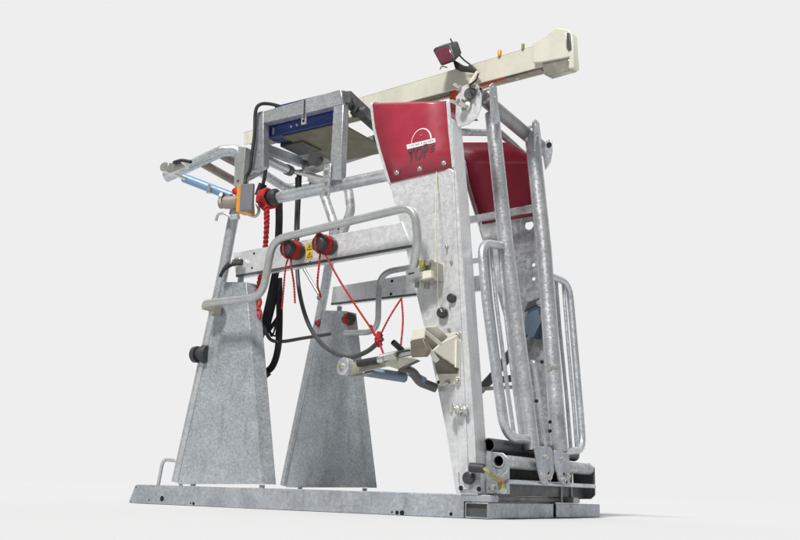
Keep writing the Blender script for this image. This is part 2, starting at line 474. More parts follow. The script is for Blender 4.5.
m.build('latch_hook', root)
# catch on the beam end
m = mb('rubber'); m.strap(spline([at(242, 262, Y=-.05), at(233, 263, Y=-.06), at(225, 268, Y=-.06), at(220.5, 276, Y=-.05)], 5), .035, .02, (0, .5, 1))
ct = m.build('rubber_catch', root)
m = mb('bolt'); m.hexbolt(at(236, 262.5, Y=-.04), (-.3, -1, 0), .017, .03); m.lathe(at(240, 262, Y=-.02), (0, -1, 0), ((0, .022), (.03, .022)), 14); m.each('bolt', ct)

# --- overhead winch frame
m = mb('zinc')
m.prism(path([(262.5, 111.5), (341, 89), (343, 103.5), (264, 123)], Y=-.03), (0, .06, 0)); m.build('frame_beam', root, .004)
m = mb('rail')
m.prism(path([(255, 113), (263.5, 110.5), (263.5, 166), (251.5, 171)], Y=-.032), (0, .055, 0)); m.build('frame_post', root, .004)
m = mb('zinc')
m.prism(path([(333.5, 106.5), (343.5, 104), (340.5, 179.5), (329, 180)], Y=-.028), (0, .055, 0)); m.build('frame_post', root, .004)
m = mb('zinc'); m.prism(path([(323.5, 164), (331, 163), (329, 196), (321.5, 196)], Y=-.045), (0, .012, 0))
cl = m.build('pipe_clamp', root, .004)
m = mb('bolt')
for v in (170, 181, 191): m.hexbolt(at(326.5, v, Y=-.045), NY, .010, .014)
m.each('clamp_bolt', cl)
m = mb('darksteel')
m.beam(at(346, 97, Y=-.01), at(380, 128, Y=.62), .06, .075); m.build('frame_arm', root, .004)
m = mb('rail')
m.beam(at(262, 148, Y=.03), at(312, 166, Y=.70), .05, .06); m.build('frame_arm', root, .004)
m = mb('gunmetal'); m.beam(at(258, 128, Y=.04), at(300, 147, Y=.70), .05, .05); m.build('frame_arm', root, .004)
m = mb('zinc'); m.sweep([at(262, 158, Y=.05), at(289, 170.5, Y=.40)], .030, n=16); m.use(M['bolt']); m.sweep([at(289, 170.5, Y=.40), at(324, 178.5, Y=.72)], .017, n=12)
m.use(M['darksteel']); m.lathe(at(288, 170, Y=.385), (at(289, 170.5, Y=.40) - at(262, 158, Y=.05)), ((-.02, .036), (.03, .036)), 16)
m.build('winch_ram', root)
m = mb('gunmetal'); m.beam(at(306, 167, Y=.60), at(392, 139, Y=.60), .10, .09); m.build('boom_support', root, .004)
m = mb('darksteel'); m.beam(at(300, 157, Y=.55), at(332, 164, Y=.62), .10, .06); m.lathe(at(318, 160, Y=.5), NY, ((0, .05), (.05, .05)), 16); m.build('boom_pivot', root, .004)
m = mb('gunmetal'); m.prism(path([(246, 150), (262, 149), (258, 172), (243, 180)], Y=.045), (0, .05, 0)); m.build('pivot_bracket', root, .006)
# blue winch housing with olive underside
b0, b1 = at(266, 139, Y=.04), at(337, 121, Y=.04)
zb = (b0.z + b1.z) / 2
m = mb('blue')
zt = at(300, 99.3, Y=.04).z
m.box((b0.x, .04, zb), (b1.x, .10, zt - .05)); m.box((b0.x + .05, .045, zt - .05), (b1.x, .095, zt)); m.box((b0.x, .101, zb), (b1.x, .16, zb + .09)); wb = m.build('winch_housing', root, .005)
m = mb('olive'); m.box((b0.x + .12, .055, zb - .010), (b1.x + .02, .60, zb - .001)); m.build('bottom_panel', wb, .002)
m = mb('white'); p = at(304.5, 121.5, Y=.04); m.box((p.x - .018, .030, p.z - .02), (p.x + .018, .0395, p.z + .02)); m.use(M['hole']); m.box((p.x - .008, .0285, p.z - .008), (p.x + .008, .0295, p.z + .008))
m.use(M['bolt'])
for u, v in ((291, 126.5), (297, 125)): m.lathe(at(u, v, Y=.0395), NY, ((0, .009), (.006, .006)), 10)
for u in (268, 274): p = at(u, 131, Y=.038); m.box((p.x - .006, .030, p.z - .025), (p.x + .006, .0395, p.z + .02))
m.each('housing_latch', wb)
m = mb('blackpl'); m.box((b0.x + .01, .165, zb - .02), (b0.x + .20, .36, zb + .03)); m.build('motor_cover', wb, .006)
m = mb('darksteel'); m.lathe(at(353, 113, Y=.15), (1, .2, 0), ((0, .03), (.09, .03)), 16); m.sweep(spline([at(343, 92, Y=.0), at(351, 98, Y=.03), at(356, 106, Y=.06), at(352, 113, Y=.12)], 6), .012); m.build('cable_guide', root)
m = mb('rubber'); m.sweep([at(304.5, 100, Y=-.034), at(304, 119, Y=-.034)], .004, n=8); m.build('latch_cord', wb)
m = mb('rubber')
m.sweep(spline([at(282, 107, Y=.05), at(270, 104, Y=.0), at(260, 104.5, Y=-.05), at(255.5, 112, Y=-.06), at(254.5, 135, Y=-.06), at(251.5, 157, Y=-.06), at(250, 170, Y=-.06), at(246, 177, Y=-.06), at(245, 184, Y=-.08)], 6), .011)
m.build('cable', root)

# --- columns
L = [(373.5, 118), (376, 130), (381, 150), (390, 183), (398, 212), (405, 241), (413, 275), (424, 322), (436, 375), (447, 430), (457, 492)]
Rt = [(475.5, 492), (474, 440), (465.5, 320), (457.5, 200), (453, 150), (450, 118)]
Lp = [at(u, v, Y=0) for u, v in L]; Rp = [at(u, v, Y=0) for u, v in Rt]
for p in (Lp[-1], Rp[0]): p.z = .116
Ls = [at(389, 176, Y=0)] + Lp[3:]; Rs = Rp[:-2] + [at(452.9, 163, Y=0)]   # the sheet ends under the hood, its flanges run on
HOOD_R = .10
def column(y, s):
    """s = +1: outside faces the camera (near), -1: far column"""
    f = lambda p, d=0.: Vector((p.x, y + s * d, p.z))
    hs = []
    if s < 0:
        for u, v, r in ((529.5, 225.5, .030), (534, 265, .012), (534, 279, .012)): hs.append(disc(at(u, v, Y=y), (0, 1, 0), r, 12))
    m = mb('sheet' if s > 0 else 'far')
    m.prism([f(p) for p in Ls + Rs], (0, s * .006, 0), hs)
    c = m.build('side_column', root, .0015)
    m = mb('sheet')                                             # folded front and rear flanges
    for edge, w, o in ((Rp, .115, .003), (Lp, .05, -.003)):
        for a, b in zip(edge, edge[1:]):
            m.prism([f(a, .001), f(b, .001), f(b, w), f(a, w)], (math.copysign(.006, o), 0, 0))
    m.build('column_flange', c, 0)
    return c
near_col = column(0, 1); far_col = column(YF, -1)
m = mb('sheet')
a, b, c_, d = path([(444, 176), (454.5, 174), (470, 489), (461, 490)], Y=-.001)
cen = (a + b) / 2; arc = [cen + (a - cen) * math.cos(t) + Vector((0, 0, .035)) * math.sin(t) for t in [math.pi * k / 8 for k in range(9)]]
m.prism([d] + arc + [c_], (0, -.010, 0)); m.build('stiffener_strip', near_col, .004)
m = mb('bolt')
for u, v, r in ((447, 247, .008), (451.5, 262, .007), (449, 330, .007)): m.hexbolt(at(u, v, Y=-.012), NY, r, .010)
m.each('bolt', near_col)
m = mb('blackpl')
for u, v, r in ((443, 313, .028), (452.5, 298.5, .024), (469.5, 478, .030)):
    m.lathe(at(u, v, Y=-.011), NY, ((0, r * 1.05), (.008, r * 1.05), (.02, r), (.024, r * .8)), 18)
m.each('end_plug', near_col)
m = mb('bolt'); m.lathe(at(466, 411, Y=-.012), (-1, -.9, .1), ((0, .012), (.09, .012)), 10)
for h in (.0, .035, .07): m.hexbolt(at(466, 411, Y=-.012) + Vector((-1, -.9, .1)).normalized() * h, (-1, -.9, .1), .022, .014)
m.build('adjusting_bolt', near_col)
m = mb('rail'); m.lathe(at(469.5, 478, Y=-.004), NY, ((0, .062), (.006, .062)), 24)
m.prism(path([(458.5, 472), (480, 474), (481, 493), (461, 493)], Y=-.004), (0, -.005, 0))
m.use(M['hole'])
for u, v in ((461, 488), (479, 489)): m.lathe(at(u, v, Y=-.010), NY, ((0, .012), (.002, .012)), 12)
m.build('pivot_plate', near_col)

# --- red hoods, rolled over at the top
hl = [(373, 106), (375.6, 128), (381, 150), (391, 183)]; hr = [(453.2, 168), (451.6, 150), (449.6, 132), (447.6, 104)]
def hood(y, s):
    A = [at(u, v, Y=0) for u, v in hl]; B = [at(u, v, Y=0) for u, v in hr][::-1]
    lo = [(a, b) for a, b in zip(A, B)]
    rows = [[(p.x, -.004, p.z) for p in (a, a.lerp(b, .33), a.lerp(b, .66), b)] for a, b in reversed(lo)]
    top_a, top_b = lo[0]
    rise = .035
    for k in range(1, 15):
        t = k / 14 * math.pi * .5
        yy, dz = -.004 + .09 * (1 - math.cos(t)), rise * math.sin(t)
        rows.append([(p.x + .0 * k, yy, p.z + dz) for p in (top_a, top_a.lerp(top_b, .33), top_a.lerp(top_b, .66), top_b)])
    rows.append([(p[0], p[1] + .27, p[2] - .006) for p in rows[-1]])  # flat canopy added inward of the roll to shade the far hood's inside
    m = mb('red'); g = [[m.b.verts.new((x, y + s * yy, z)) for x, yy, z in r] for r in rows]
    for r0, r1 in zip(g, g[1:]):
        for i in range(3): m.face((r0[i], r0[i + 1], r1[i + 1], r1[i]))
    h = m.build('hood', root, 0, sharp=50)
    so = h.modifiers.new('solid', 'SOLIDIFY'); so.thickness = .004; so.offset = 0
    m = mb('sheet')                                              # pale edge trims
    for i in (0, -1):
        pts = [Vector((r[i][0] + (.006 if i else -.006), y + s * r[i][1], r[i][2])) for r in rows[:-1]]
        m.strap(pts, .016, .014, (1, 0, 0))
    m.each('edge_trim', h, 0)
    m = mb('bolt')
    if s > 0:
        for u, v in ((397, 173), (420, 169.3), (444, 163.5)): m.hexbolt(at(u, v, Y=-.007), NY, .010, .012)
        m.each('hood_bolt', h)
    return h
near_hood = hood(0, 1); far_hood = hood(YF, -1)
m = mb('zinc'); m.beam(at(467, 220.5, Y=YF - .12), at(538, 207.5, Y=YF - .12), .03, .045); m.build('hood_rail', far_col, .004)

# --- print on the near hood
def onhood(u, v, d=.0085): return at(u, v, Y=-d)
m = mb('white')
ban = [(406.5, 144.8), (435, 138), (435.6, 142.2), (407.2, 149.3)]
m.prism([onhood(u, v) for u, v in ban], (0, .001, 0))
cen = (421.5, 141.5)
outer, inner = [], []
for k in range(21):
    t = math.pi * (1.02 - k / 20 * 1.0)
    w = .35 + 1.5 * (k / 20) * (1 - (k / 20) * .25)
    c, s_ = math.cos(t), math.sin(t)
    sl = -.235
    ox, oy = 10.3 * c, -13.2 * s_
    ix, iy = (10.3 - w) * c, -(13.2 - w * .9) * s_
    outer.append((cen[0] + ox, cen[1] + oy + sl * ox)); inner.append((cen[0] + ix, cen[1] + iy + sl * ix))
for k in range(20):
    m.prism([onhood(*outer[k]), onhood(*outer[k + 1]), onhood(*inner[k + 1]), onhood(*inner[k])], (0, .001, 0))
lg = m.build('logo_print', near_hood)
m = mb('greyprint')                                             # the line of tiny lettering on the banner, too small to read
x = 409.0
while x < 433:
    w = random.uniform(.5, .95); y = 146.3 - (x - 409) * .237
    if random.random() > .12:
        m.prism([onhood(a, b_, .0096) for a, b_ in ((x, y - .75), (x + w, y - .75 - w * .237), (x + w, y + .75 - w * .237), (x, y + .75))], (0, .0008, 0))
    x += w + .42
m.build('banner_lettering', lg)
m = mb('greyprint'); m.prism([onhood(a, b_, .0085) for a, b_ in ((419, 134.2), (421, 135), (423.2, 133.6), (421.2, 136.3))], (0, .0008, 0)); m.build('logo_mark', lg)
def text(body, corners, name, mt, parent):
    """lettering stretched over the parallelogram bl, br, tl of the photograph, as flat mesh letters on the hood"""
    cu = bpy.data.curves.new(name, 'FONT'); cu.body = body; cu.extrude = 0; cu.offset = .03
    o = bpy.data.objects.new(name, cu); COL.objects.link(o)
    dg = bpy.context.evaluated_depsgraph_get(); me = bpy.data.meshes.new_from_object(o.evaluated_get(dg))
    bpy.data.objects.remove(o)
    xs = [v.co.x for v in me.vertices]; ys = [v.co.y for v in me.vertices]
    bl, br, tl = [onhood(*c, .0085) for c in corners]
    for v in me.vertices:
        a = (v.co.x - min(xs)) / (max(xs) - min(xs)); b_ = (v.co.y - min(ys)) / (max(ys) - min(ys))
        v.co = bl + (br - bl) * a + (tl - bl) * b_
    me.materials.clear(); me.materials.append(M[mt])
    t = bpy.data.objects.new(name, me); COL.objects.link(t); t.parent = parent
    return t
text('TOP', ((407.5, 164.2), (428.0, 156.6), (408.2, 150.4)), 'logo_lettering', 'darkprint', lg)
text('5', ((429.6, 152.6), (434.2, 151.2), (430.4, 145.4)), 'logo_lettering', 'darkprint', lg)

# --- grey handles along both sides
m = mb('lightpaint')
m.sweep(fillet([at(206, 303.5, Y=-.16), at(262, 297, Y=-.16), at(273, 240, Y=-.14), at(414, 206, Y=-.14), at(418, 240, Y=-.12), at(412, 276, Y=-.10)], [.11, .11, .09, .3], 10), .023, n=18)
hd = m.build('swing_handle', root)
m = mb('bracket'); p = at(214, 307, Y=-.06); m.lathe(p, (-.5, -1, 0), ((-.03, .03), (-.03, .055), (.015, .058), (.015, .03), (.07, .025)), 22); m.build('handle_pivot', hd)
m = mb('lightpaint'); m.prism(path([(405.5, 270), (419, 267), (419.5, 276), (406.5, 281)], Y=-.13), (0, .10, 0)); m.use(M['hole'])
m.prism(path([(408, 273.2), (414, 272), (414, 273.4), (408, 274.6)], Y=-.1315), (0, .002, 0))
m.use(M['bracket']); m.prism(path([(419.5, 263), (432, 259.5), (436, 262), (437, 280), (421, 283)], Y=-.07), (0, .068, 0))
m.use(M['cream']); m.prism(path([(419.8, 271.5), (431, 270), (431.5, 277), (420, 279.5)], Y=-.10), (0, .03, 0))
m.use(M['brass']); m.lathe(at(423, 264, Y=-.08), NY, ((0, .02), (.02, .02), (.022, .012)), 12); m.prism(path([(420.5, 260.5), (424, 259.5), (423, 270), (420.5, 271)], Y=-.105), (0, .03, 0))
m.use(M['gunmetal']); m.lathe(at(429, 263.5, Y=-.07), (0, -1, 0), ((0, .015), (.02, .015)), 10); m.lathe(at(427, 285, Y=-.05), (0, 0, -1), ((-.02, .016), (.02, .016)), 10); m.lathe(at(417, 284, Y=-.05), (0, 0, -1), ((-.02, .012), (.02, .012)), 10)
m.build('handle_latch', hd, .004)
m = mb('lightpaint')
m.sweep(fillet([at(412, 267, Y=YR - .14), at(379, 273, Y=YR - .14), at(378, 332, Y=YR - .14), at(345, 333, Y=YR - .12)], [.12, .10], 9), .020, n=14); m.build('swing_handle', root)

# --- rope cleats
def cleat(p, axis, name='rope_cleat', k=1.):
    m = mb('blackpl')
    m.lathe(p, axis, [(h * k, r * k) for h, r in ((0, .052), (.030, .057), (.034, .057), (.038, .036), (.072, .036), (.076, .052), (.105, .050), (.118, .036))], 24)
    c = m.build(name, root)
    return c
cleat(at(299, 251.5, Y=-.010), (-.15, -1, .0)); cleat(at(331, 246.5, Y=-.010), (-.15, -1, .0))
cleat(at(208, 354, Y=.0), (-1, -.12, .0)); 
cleat(at(346, 320, Y=YR + .03), (1, -.35, .0), k=.72); cleat(at(323, 323, Y=YR + .03), (-1, -.1, .0), k=.5)
cleat(at(265, 200, Y=.03), (1, -.15, .03))

# --- hoof support block on the near column
m = mb('cream')
pl = [at(u, v, Y=-.012) for u, v in ((441, 335), (461.5, 331.5), (460.5, 384), (436, 386.5))]
m.prism(pl, (0, -.010, 0))
hb = m.build('hoof_rest', root, .004)
m = mb('bolt')
for u, v in ((458.5, 335), (457.5, 381), (447.5, 383)): m.hexbolt(at(u, v, Y=-.023), NY, .010, .012)
m.use(M['hole']); m.lathe(at(438.5, 382, Y=-.023), NY, ((0, .008), (.002, .008)), 12); m.each('bolt', hb)
m = mb('bracket')
def slab(corners, vec): m.prism([at(u, v, Y=y) for u, v, y in corners], vec)
m.use(M['cream'])
slab(((424, 326.5, -.22), (436, 325.5, -.20), (447.5, 336, -.06), (440, 343, -.08)), (0, 0, -.007))            # top plate of the jaw
slab(((440, 343, -.15), (458.5, 334, -.022), (458.5, 368, -.022), (432, 350.5, -.21)), (.007, .004, 0))          # side plate
slab(((427, 350, -.235), (431, 349, -.235), (438.5, 359.5, -.17), (435, 362.5, -.17)), (0, .012, 0))
slab(((424, 333, -.235), (427, 331, -.235), (441, 342.5, -.16), (439.5, 346, -.16)), (0, .010, 0))
slab(((457.6, 341, -.026), (459.6, 340.5, -.026), (459.2, 368, -.026), (457.4, 368, -.026)), (0, -.03, 0))
m.use(M['jawshade'])
slab(((432, 350.8, -.21), (458.5, 368.5, -.022), (457.5, 372.5, -.022), (437, 373, -.022)), (0, 0, -.006))      # sole of the jaw
slab(((424, 333, -.10), (440, 343, -.06), (438, 356, -.06), (428, 354, -.10)), (.004, .004, 0))  # dark sheet painting the shade inside the jaw
m.build('jaw_bracket', hb, .0015)
m = mb('jawshade')
fr = [at(u, v, Y=-.25) for u, v in ((410, 341), (422.5, 338.5), (427.5, 349.5), (424, 357), (411.5, 357.5))]
cn = sum(fr, Vector()) / 5
m.prism(fr, (.012, .022, .004))
m.use(M['cream']); m.prism([at(u, v, Y=-.245) for u, v in ((413, 329), (425, 327), (423.5, 338), (410.5, 340.5))], (.004, .008, 0)); m.build('square_socket', hb, .002)
m = mb('lightpaint')
m.beam(at(412, 352, Y=-.22), at(383, 359, Y=-.27), .03, .03); m.lathe(at(412, 351, Y=-.21), at(383, 358, Y=-.26) - at(412, 351, Y=-.21), ((0, .022), (.17, .022)), 16)
m.use(M['bracket'])
m.prism([at(u, v, Y=-.27) for u, v in ((345, 363), (408, 357), (418, 359), (397, 369), (388, 366), (350, 375))], (0, .010, 0))
m.use(M['darksteel']); m.prism([at(u, v, Y=-.262) for u, v in ((388, 365), (409, 357), (417, 360), (398, 369))], (0, .04, 0))
m.build('support_arm', hb, .003)
m = mb('zinc')
p = at(344.5, 366.5, Y=-.27); m.lathe(p, (-.25, -1, .05), ((-.03, .030), (-.03, .045), (.012, .047), (.016, .040), (.016, .016), (.030, .014)), 26)
m.use(M['brass']); m.lathe(p + Vector((-.25, -1, .05)).normalized() * .028, (-.25, -1, .05), ((0, .009), (.012, .009)), 8)
wh = m.build('roller_wheel', hb)
m = mb('bracket'); m.prism([at(u, v, Y=-.255) for u, v in ((343, 373), (352, 374), (372, 372), (362, 376), (348, 377))], (0, .03, 0)); m.build('wheel_fork', wh, .003)
m = mb('rubber'); m.sweep([at(358, 363.5, Y=-.29), at(378, 360, Y=-.28)], .019, n=14); m.use(M['bolt']); m.sweep([at(377, 360.3, Y=-.28), at(384, 359, Y=-.28)], .017); m.build('grip', hb)
m = mb('rubber'); m.sweep([at(393, 342, Y=-.30), at(402, 350, Y=-.24)], .015, n=14, hollow=.004); m.sweep(fillet([at(397, 357, Y=-.28), at(397.5, 352, Y=-.28), at(410, 350, Y=-.26)], .02), .006); m.build('clamp_handle', hb)
m = mb('steelblue'); m.sweep([at(366, 371.5, Y=-.22), at(405, 377.5, Y=-.16)], .026, n=16); m.lathe(at(405, 377.5, Y=-.16), at(405, 377.5, Y=-.16) - at(366, 371.5, Y=-.22), ((-.002, .026), (.008, .020)), 16); m.build('roller_sleeve', hb)
m = mb('darksteel'); m.sweep(fillet([at(399, 367, Y=-.20), at(412, 371, Y=-.16), at(420, 382, Y=-.10), at(436, 388, Y=-.03)], .06), .024, n=14)
m.use(M['steelblue']); m.beam(at(405, 370, Y=-.17), at(425, 381, Y=-.09), .03, .03); m.use(M['bolt']); m.lathe(at(410.5, 374, Y=-.16), NY, ((-.02, .008), (.03, .008)), 8)
m.build('pivot_arm', hb)
# thin rod from the beam down to the far side
m = mb('lightpaint'); m.sweep([at(301, 264, Y=.3), at(320, 296, Y=.3)], .010); m.use(M['bolt']); m.lathe(at(321, 298, Y=.29), NY, ((0, .018), (.02, .018)), 12); m.build('release_rod', root)

# --- hoses
m = mb('hose'); m.sweep(spline([at(297, 178, Y=.5), at(297, 215, Y=.42), at(297, 262, Y=.30), at(300, 295, Y=.22), at(309, 325, Y=.15), at(324, 346, Y=.08), at(346, 357, Y=.0), at(366, 352, Y=-.06), at(382, 339, Y=-.12)], 8), .013); m.build('rubber_hose', root)
m = mb('hose'); m.sweep(spline([at(264, 326, Y=.25), at(270, 339, Y=.25), at(282, 341.5, Y=.3), at(304, 338, Y=.5), at(330, 334, Y=.8)], 8), .011); m.build('rubber_hose', root)

# --- head gate
def gx(v): return .02 - .235 * max(0, (440 - v)) / 320          # the gate leans back towards its top
def gp(l, dx=0): return [at(u, v, X=gx(v) + dx) for u, v in l]
def gate(name, pipe, r, loop, rad, bars, foot, fx, bolts, pr, ear, fl_):
    m = mb('zinc'); m.sweep(gp(pipe), r, n=20, hollow=.005); g = m.build(name, root)
    m = mb('zinc'); m.sweep(fillet(gp(loop, -.01), rad, 9), pr, n=16); m.build('wing_tube', g)
    for b in bars:
        m = mb('zinc'); m.sweep(gp(b, -.012), .011, n=10); m.build('wing_bar', g)
    m = mb('rail'); m.prism([at(u, v, X=fx) for u, v in foot], (-.010, 0, 0)); ft = m.build('foot_plate', g, .003)
    m = mb('bolt')
    for u, v in bolts: m.hexbolt(at(u, v, X=fx), (1, 0, 0), .011, .012)
    m.use(M['hole'])
    for u, v in fl_: m.lathe(at(u, v, X=fx), (1, 0, 0), ((0, .009), (.0015, .009)), 12)
    m.each('bolt', ft)
    m = mb('zinc')
    m.prism([at(u, v, X=ear[1]) for u, v in ear[0]], (-.012, 0, 0)); e = m.build('guide_lug', g, .004)
    m = mb('bolt')
    for (u, v), (u2, v2) in ear[2]: m.cyl(at(u, v, X=ear[1] + .006), at(u2, v2, X=ear[1] - .06), .009, 10); m.lathe(at(u2, v2, X=ear[1] - .06), at(u2, v2, X=ear[1] - .06) - at(u, v, X=ear[1]), ((-.004, .016), (.010, .016)), 6)
    m.each('guide_pin', e)
    return g
gate('head_gate', [(492, 114), (506, 246), (518, 338), (532, 450)], .043,
     [(506, 247), (481, 242), (486, 300), (497, 382), (505, 437), (532, 440)], [.12, .3, .4, .13], .023 and [
        [(491, 247), (496, 300), (507, 385), (514, 434)], [(499, 246), (505, 310), (514, 385), (521, 436)], [(487, 250), (491, 300), (501, 382), (508, 431)]],
     [(535, 447), (540, 446), (551, 447), (554, 453), (554, 473), (550, 484), (546, 486), (542, 483), (538, 468)], .075,
     [(545, 457), (541.5, 475), (549, 477)], .024,
     ([(490.5, 85), (493, 82.5), (497, 87), (500, 121), (497, 124), (492, 122)], -.16, [((494, 87), (483, 91)), ((495.5, 97), (485, 101))]), [(548.5, 473.5), (549, 480)])
gate('head_gate', [(532, 135), (543.5, 246), (550, 330), (557, 420), (560, 452)], .047,
     [(549, 276), (569, 283), (574, 340), (580, 410), (583, 450), (563, 452)], [.11, .4, .4, .11], [
        [(556, 279), (560, 330), (567, 400), (571, 450)], [(563, 281), (568, 345), (573, 400), (577, 450)]],
     [(555, 450), (569, 453), (570.5, 470), (570, 486), (564, 486), (559, 479), (556, 466)], .085,
     [(561.5, 459), (567.5, 476), (563, 480)], .022,
     ([(533.5, 122), (536, 119), (539.5, 123), (543, 153), (538, 155), (535, 150)], -.16, [((536, 125), (525, 129)), ((537.5, 135), (527, 139))]), [(564, 474), (566.5, 482)])
m = mb('zinc'); m.sweep(fillet([at(546, 455, X=.03), at(540, 405, X=.0), at(534, 362, X=-.02), at(530, 362, X=-.05)], .02), .013, n=12); m.build('locking_rod', root)
m = mb('bolt'); m.hexbolt(at(548, 368, X=.06), (1, -.4, 0), .014, .05); m.use(M['hole'])
for u, v in ((541.5, 362), (536, 401), (549.5, 422), (549.5, 431)): m.lathe(at(u, v, X=.035), (1, -.6, 0), ((0, .010), (.008, .010)), 10)
m.each('gate_bolt', root)

# top slide of the gate
m = mb('gunmetal'); m.sweep([at(477, 93, X=-.24), at(546, 151, X=-.24)], .042, n=20, hollow=.005); m.build('top_slide', root)
m = mb('far'); m.sweep([at(457, 132, X=-.36), at(500, 133, X=-.36), at(528, 158, X=-.36)], .022, n=14); m.build('top_crossbar', root)
m = mb('sheet')
ear = [(456, 98), (461, 87), (469, 83), (476, 84), (481, 93), (481, 106), (477, 117), (468, 124), (458, 127), (455, 118)]
m.prism(path(ear, Y=.05), (0, .012, 0)); ep = m.build('lifting_plate', root, .003)
m = mb('hole'); m.lathe(at(471, 94.5, Y=.05), NY, ((-.001, .028), (.002, .028)), 18); m.use(M['darksteel']); m.lathe(at(471, 94.5, Y=.048), NY, ((0, .030), (.01, .034), (.02, .034), (.02, .018)), 18)
m.build('plate_bushing', ep)
m = mb('bolt'); m.hexbolt(at(467, 106, Y=.05), (-.3, -1, .1), .022, .05); m.hexbolt(at(476.5, 88, Y=.05), NY, .014, .02); m.hexbolt(at(459.5, 88.5, Y=.05), (-.6, -1, .5), .012, .03); m.each('plate_bolt', ep)
m = mb('zinc'); m.prism(path([(546, 141), (551, 138), (552, 150), (550, 162), (545, 170), (543, 158)], Y=YF - .05), (0, .014, 0)); fe = m.build('lifting_plate', root, .003)
m = mb('hole'); m.lathe(at(549, 145, Y=YF - .05), NY, ((-.001, .018), (.003, .018)), 14); m.build('plate_hole', fe)

# --- foot of the gate
m = mb('rail'); hp = path([(486, 451), (503, 453), (509, 459), (509, 494), (486, 494)], Y=.09)
m.prism(hp, (0, .010, 0), [disc(at(499, 461, Y=.09), (0, 1, 0), .026, 18)]); gn = m.build('gusset_plate', root, .003)
m = mb('darksteel'); m.prism(path([(572, 465), (577, 463), (590, 463.5), (594.5, 468), (595, 495), (591, 499), (574, 499)], Y=YG), (0, .010, 0)); m.build('gusset_plate', root, .004)
hc = at(499, 461, Y=.09)
m = mb('far'); m.sweep([(hc.x, .085, hc.z), (hc.x, YG - .002, hc.z)], .033, n=20, hollow=.007); m.build('gate_roller', root)
p = at(488.5, 445, Y=.10); m = mb('darksteel'); m.sweep([p, (p.x, 1.2, p.z)], .036, n=18, hollow=.006); m.build('gate_roller', root)
p = at(506, 481.5, Y=.10); m = mb('zinc'); m.sweep([p, (p.x, YG - .002, p.z)], .012, n=12); m.build('guide_rod', root)
m = mb('rubber'); m.box((-.14, .105, .19), (-.12, YG - .01, .36)); m.build('back_panel', root)
m = mb('darksteel'); m.box((-.115, .105, .112), (-.02, 1.30, .185)); m.build('gate_sill', root, .004)
m = mb('gunmetal'); 
for u in (562, 572): p = at(u, 480, X=-.01); m.box((p.x - .01, p.y - .008, .08), (p.x, p.y + .008, .30))
m.each('guide_post', root, .002)
m = mb('blackpl'); m.sweep([at(470, 467, Y=-.05), at(484, 468.5, Y=-.04)], .023, n=14); lv = m.build('pedal_lever', root)
m = mb('brass'); m.strap(spline([at(482, 467, Y=-.05), at(489, 472, Y=-.04), at(494, 477, Y=.0), at(500, 481, Y=.05)], 5), .022, .006, (0, 1, .5))
m.prism(path([(497, 481), (503, 482), (504, 488), (498, 489)], Y=.06), (0, .02, 0)); m.use(M['rust']); m.lathe(at(499.5, 481, Y=.055), NY, ((0, .014), (.01, .012)), 10)
m.use(M['bolt']); m.lathe(at(493, 488, Y=.06), NY, ((0, .018), (.02, .016)), 10); m.lathe(at(504, 491, Y=.07), NY, ((0, .016), (.02, .014)), 10)
m.sweep([at(500, 477, Y=.06), at(507, 471, Y=.06)], .005); m.build('spring_clip', lv)

# --- far hoof rest and blue ram seen through the gate
m = mb('darksteel'); m.sweep(spline([at(478, 392, Y=.95), at(494, 375, Y=1.0), at(512, 351, Y=1.02), at(526, 330, Y=1.05)], 5), .028, n=14); m.build('pivot_arm', root)
m = mb('bracket'); m.beam(at(482, 389, Y=.9), at(512, 387, Y=.9), .02, .022); m.use(M['darksteel']); m.beam(at(494, 381, Y=1.0), at(514, 378, Y=1.0), .03, .04); m.build('support_arm', root, .003)
m = mb('steelblue'); m.prism(path([(525, 334), (525, 318), (530, 305), (540, 300), (545, 304), (541, 322), (533, 338)], Y=1.02), (0, .08, 0)); m.use(M['darksteel']); m.prism(path([(524, 312), (528, 302), (541, 297), (543, 302), (531, 307)], Y=1.0), (0, .02, 0))
m.use(M['bolt']); m.hexbolt(at(540, 303, Y=1.0), NY, .014, .02); m.build('roller_sleeve', root, .01)
m = mb('zinc'); m.beam(at(470, 262, Y=YF - .1), at(484, 259, Y=YF - .1), .02, .03); m.build('side_bar', root)
m = mb('zinc'); m.beam(at(470, 285, Y=YR), at(488, 282, Y=YR), .02, .10); m.build('side_bar', root)

# --- hoist boom
ba, bb = (-2.30, 1.00), (.31, .45)                               # (X, Y) of the two ends
d2 = (Vector(bb) - Vector(ba)).normalized(); n2 = Vector((-d2.y, d2.x))
def onboom(u, v, off=0.):
    """point of the boom's near face"""
    o = Vector((ba[0], ba[1])) - n2 * off
    r = ray(u, v); t = ((o.x - EYE.x) * n2.x + (o.y - EYE.y) * n2.y) / (r.x * n2.x + r.y * n2.y)
    return EYE + r * t
WB = Vector((n2.x, n2.y, 0)) * .10
m = mb('cream'); t_ = .008
tl, tr, br, bl = [onboom(*q) for q in ((243, 133), (545, 43), (545, 66), (244, 145))]
m.prism([tl, tr, br, bl], WB.normalized() * t_)                 # an inverted channel: two webs and a top
m.prism([q + WB for q in (tl, tr, br, bl)], -WB.normalized() * t_)
m.prism([tl + Vector((0, 0, .006)), tr + Vector((0, 0, .006)), tr, tl], WB)
boom = m.build('hoist_boom', root, .003)
m = mb('rust'); a_, b_ = onboom(447, 89), onboom(512, 68.5)
Zv = Vector((0, 0, 1)); wn = WB.normalized()
m.prism([q_ - Zv * .004 for q_ in (a_ + wn * .001, b_ + wn * .001, b_ + WB, a_ + WB)], Zv * .0035); m.each('boom_soffit', boom)
m = mb('olive'); a_, b_ = onboom(250, 144), onboom(446.5, 89.3)
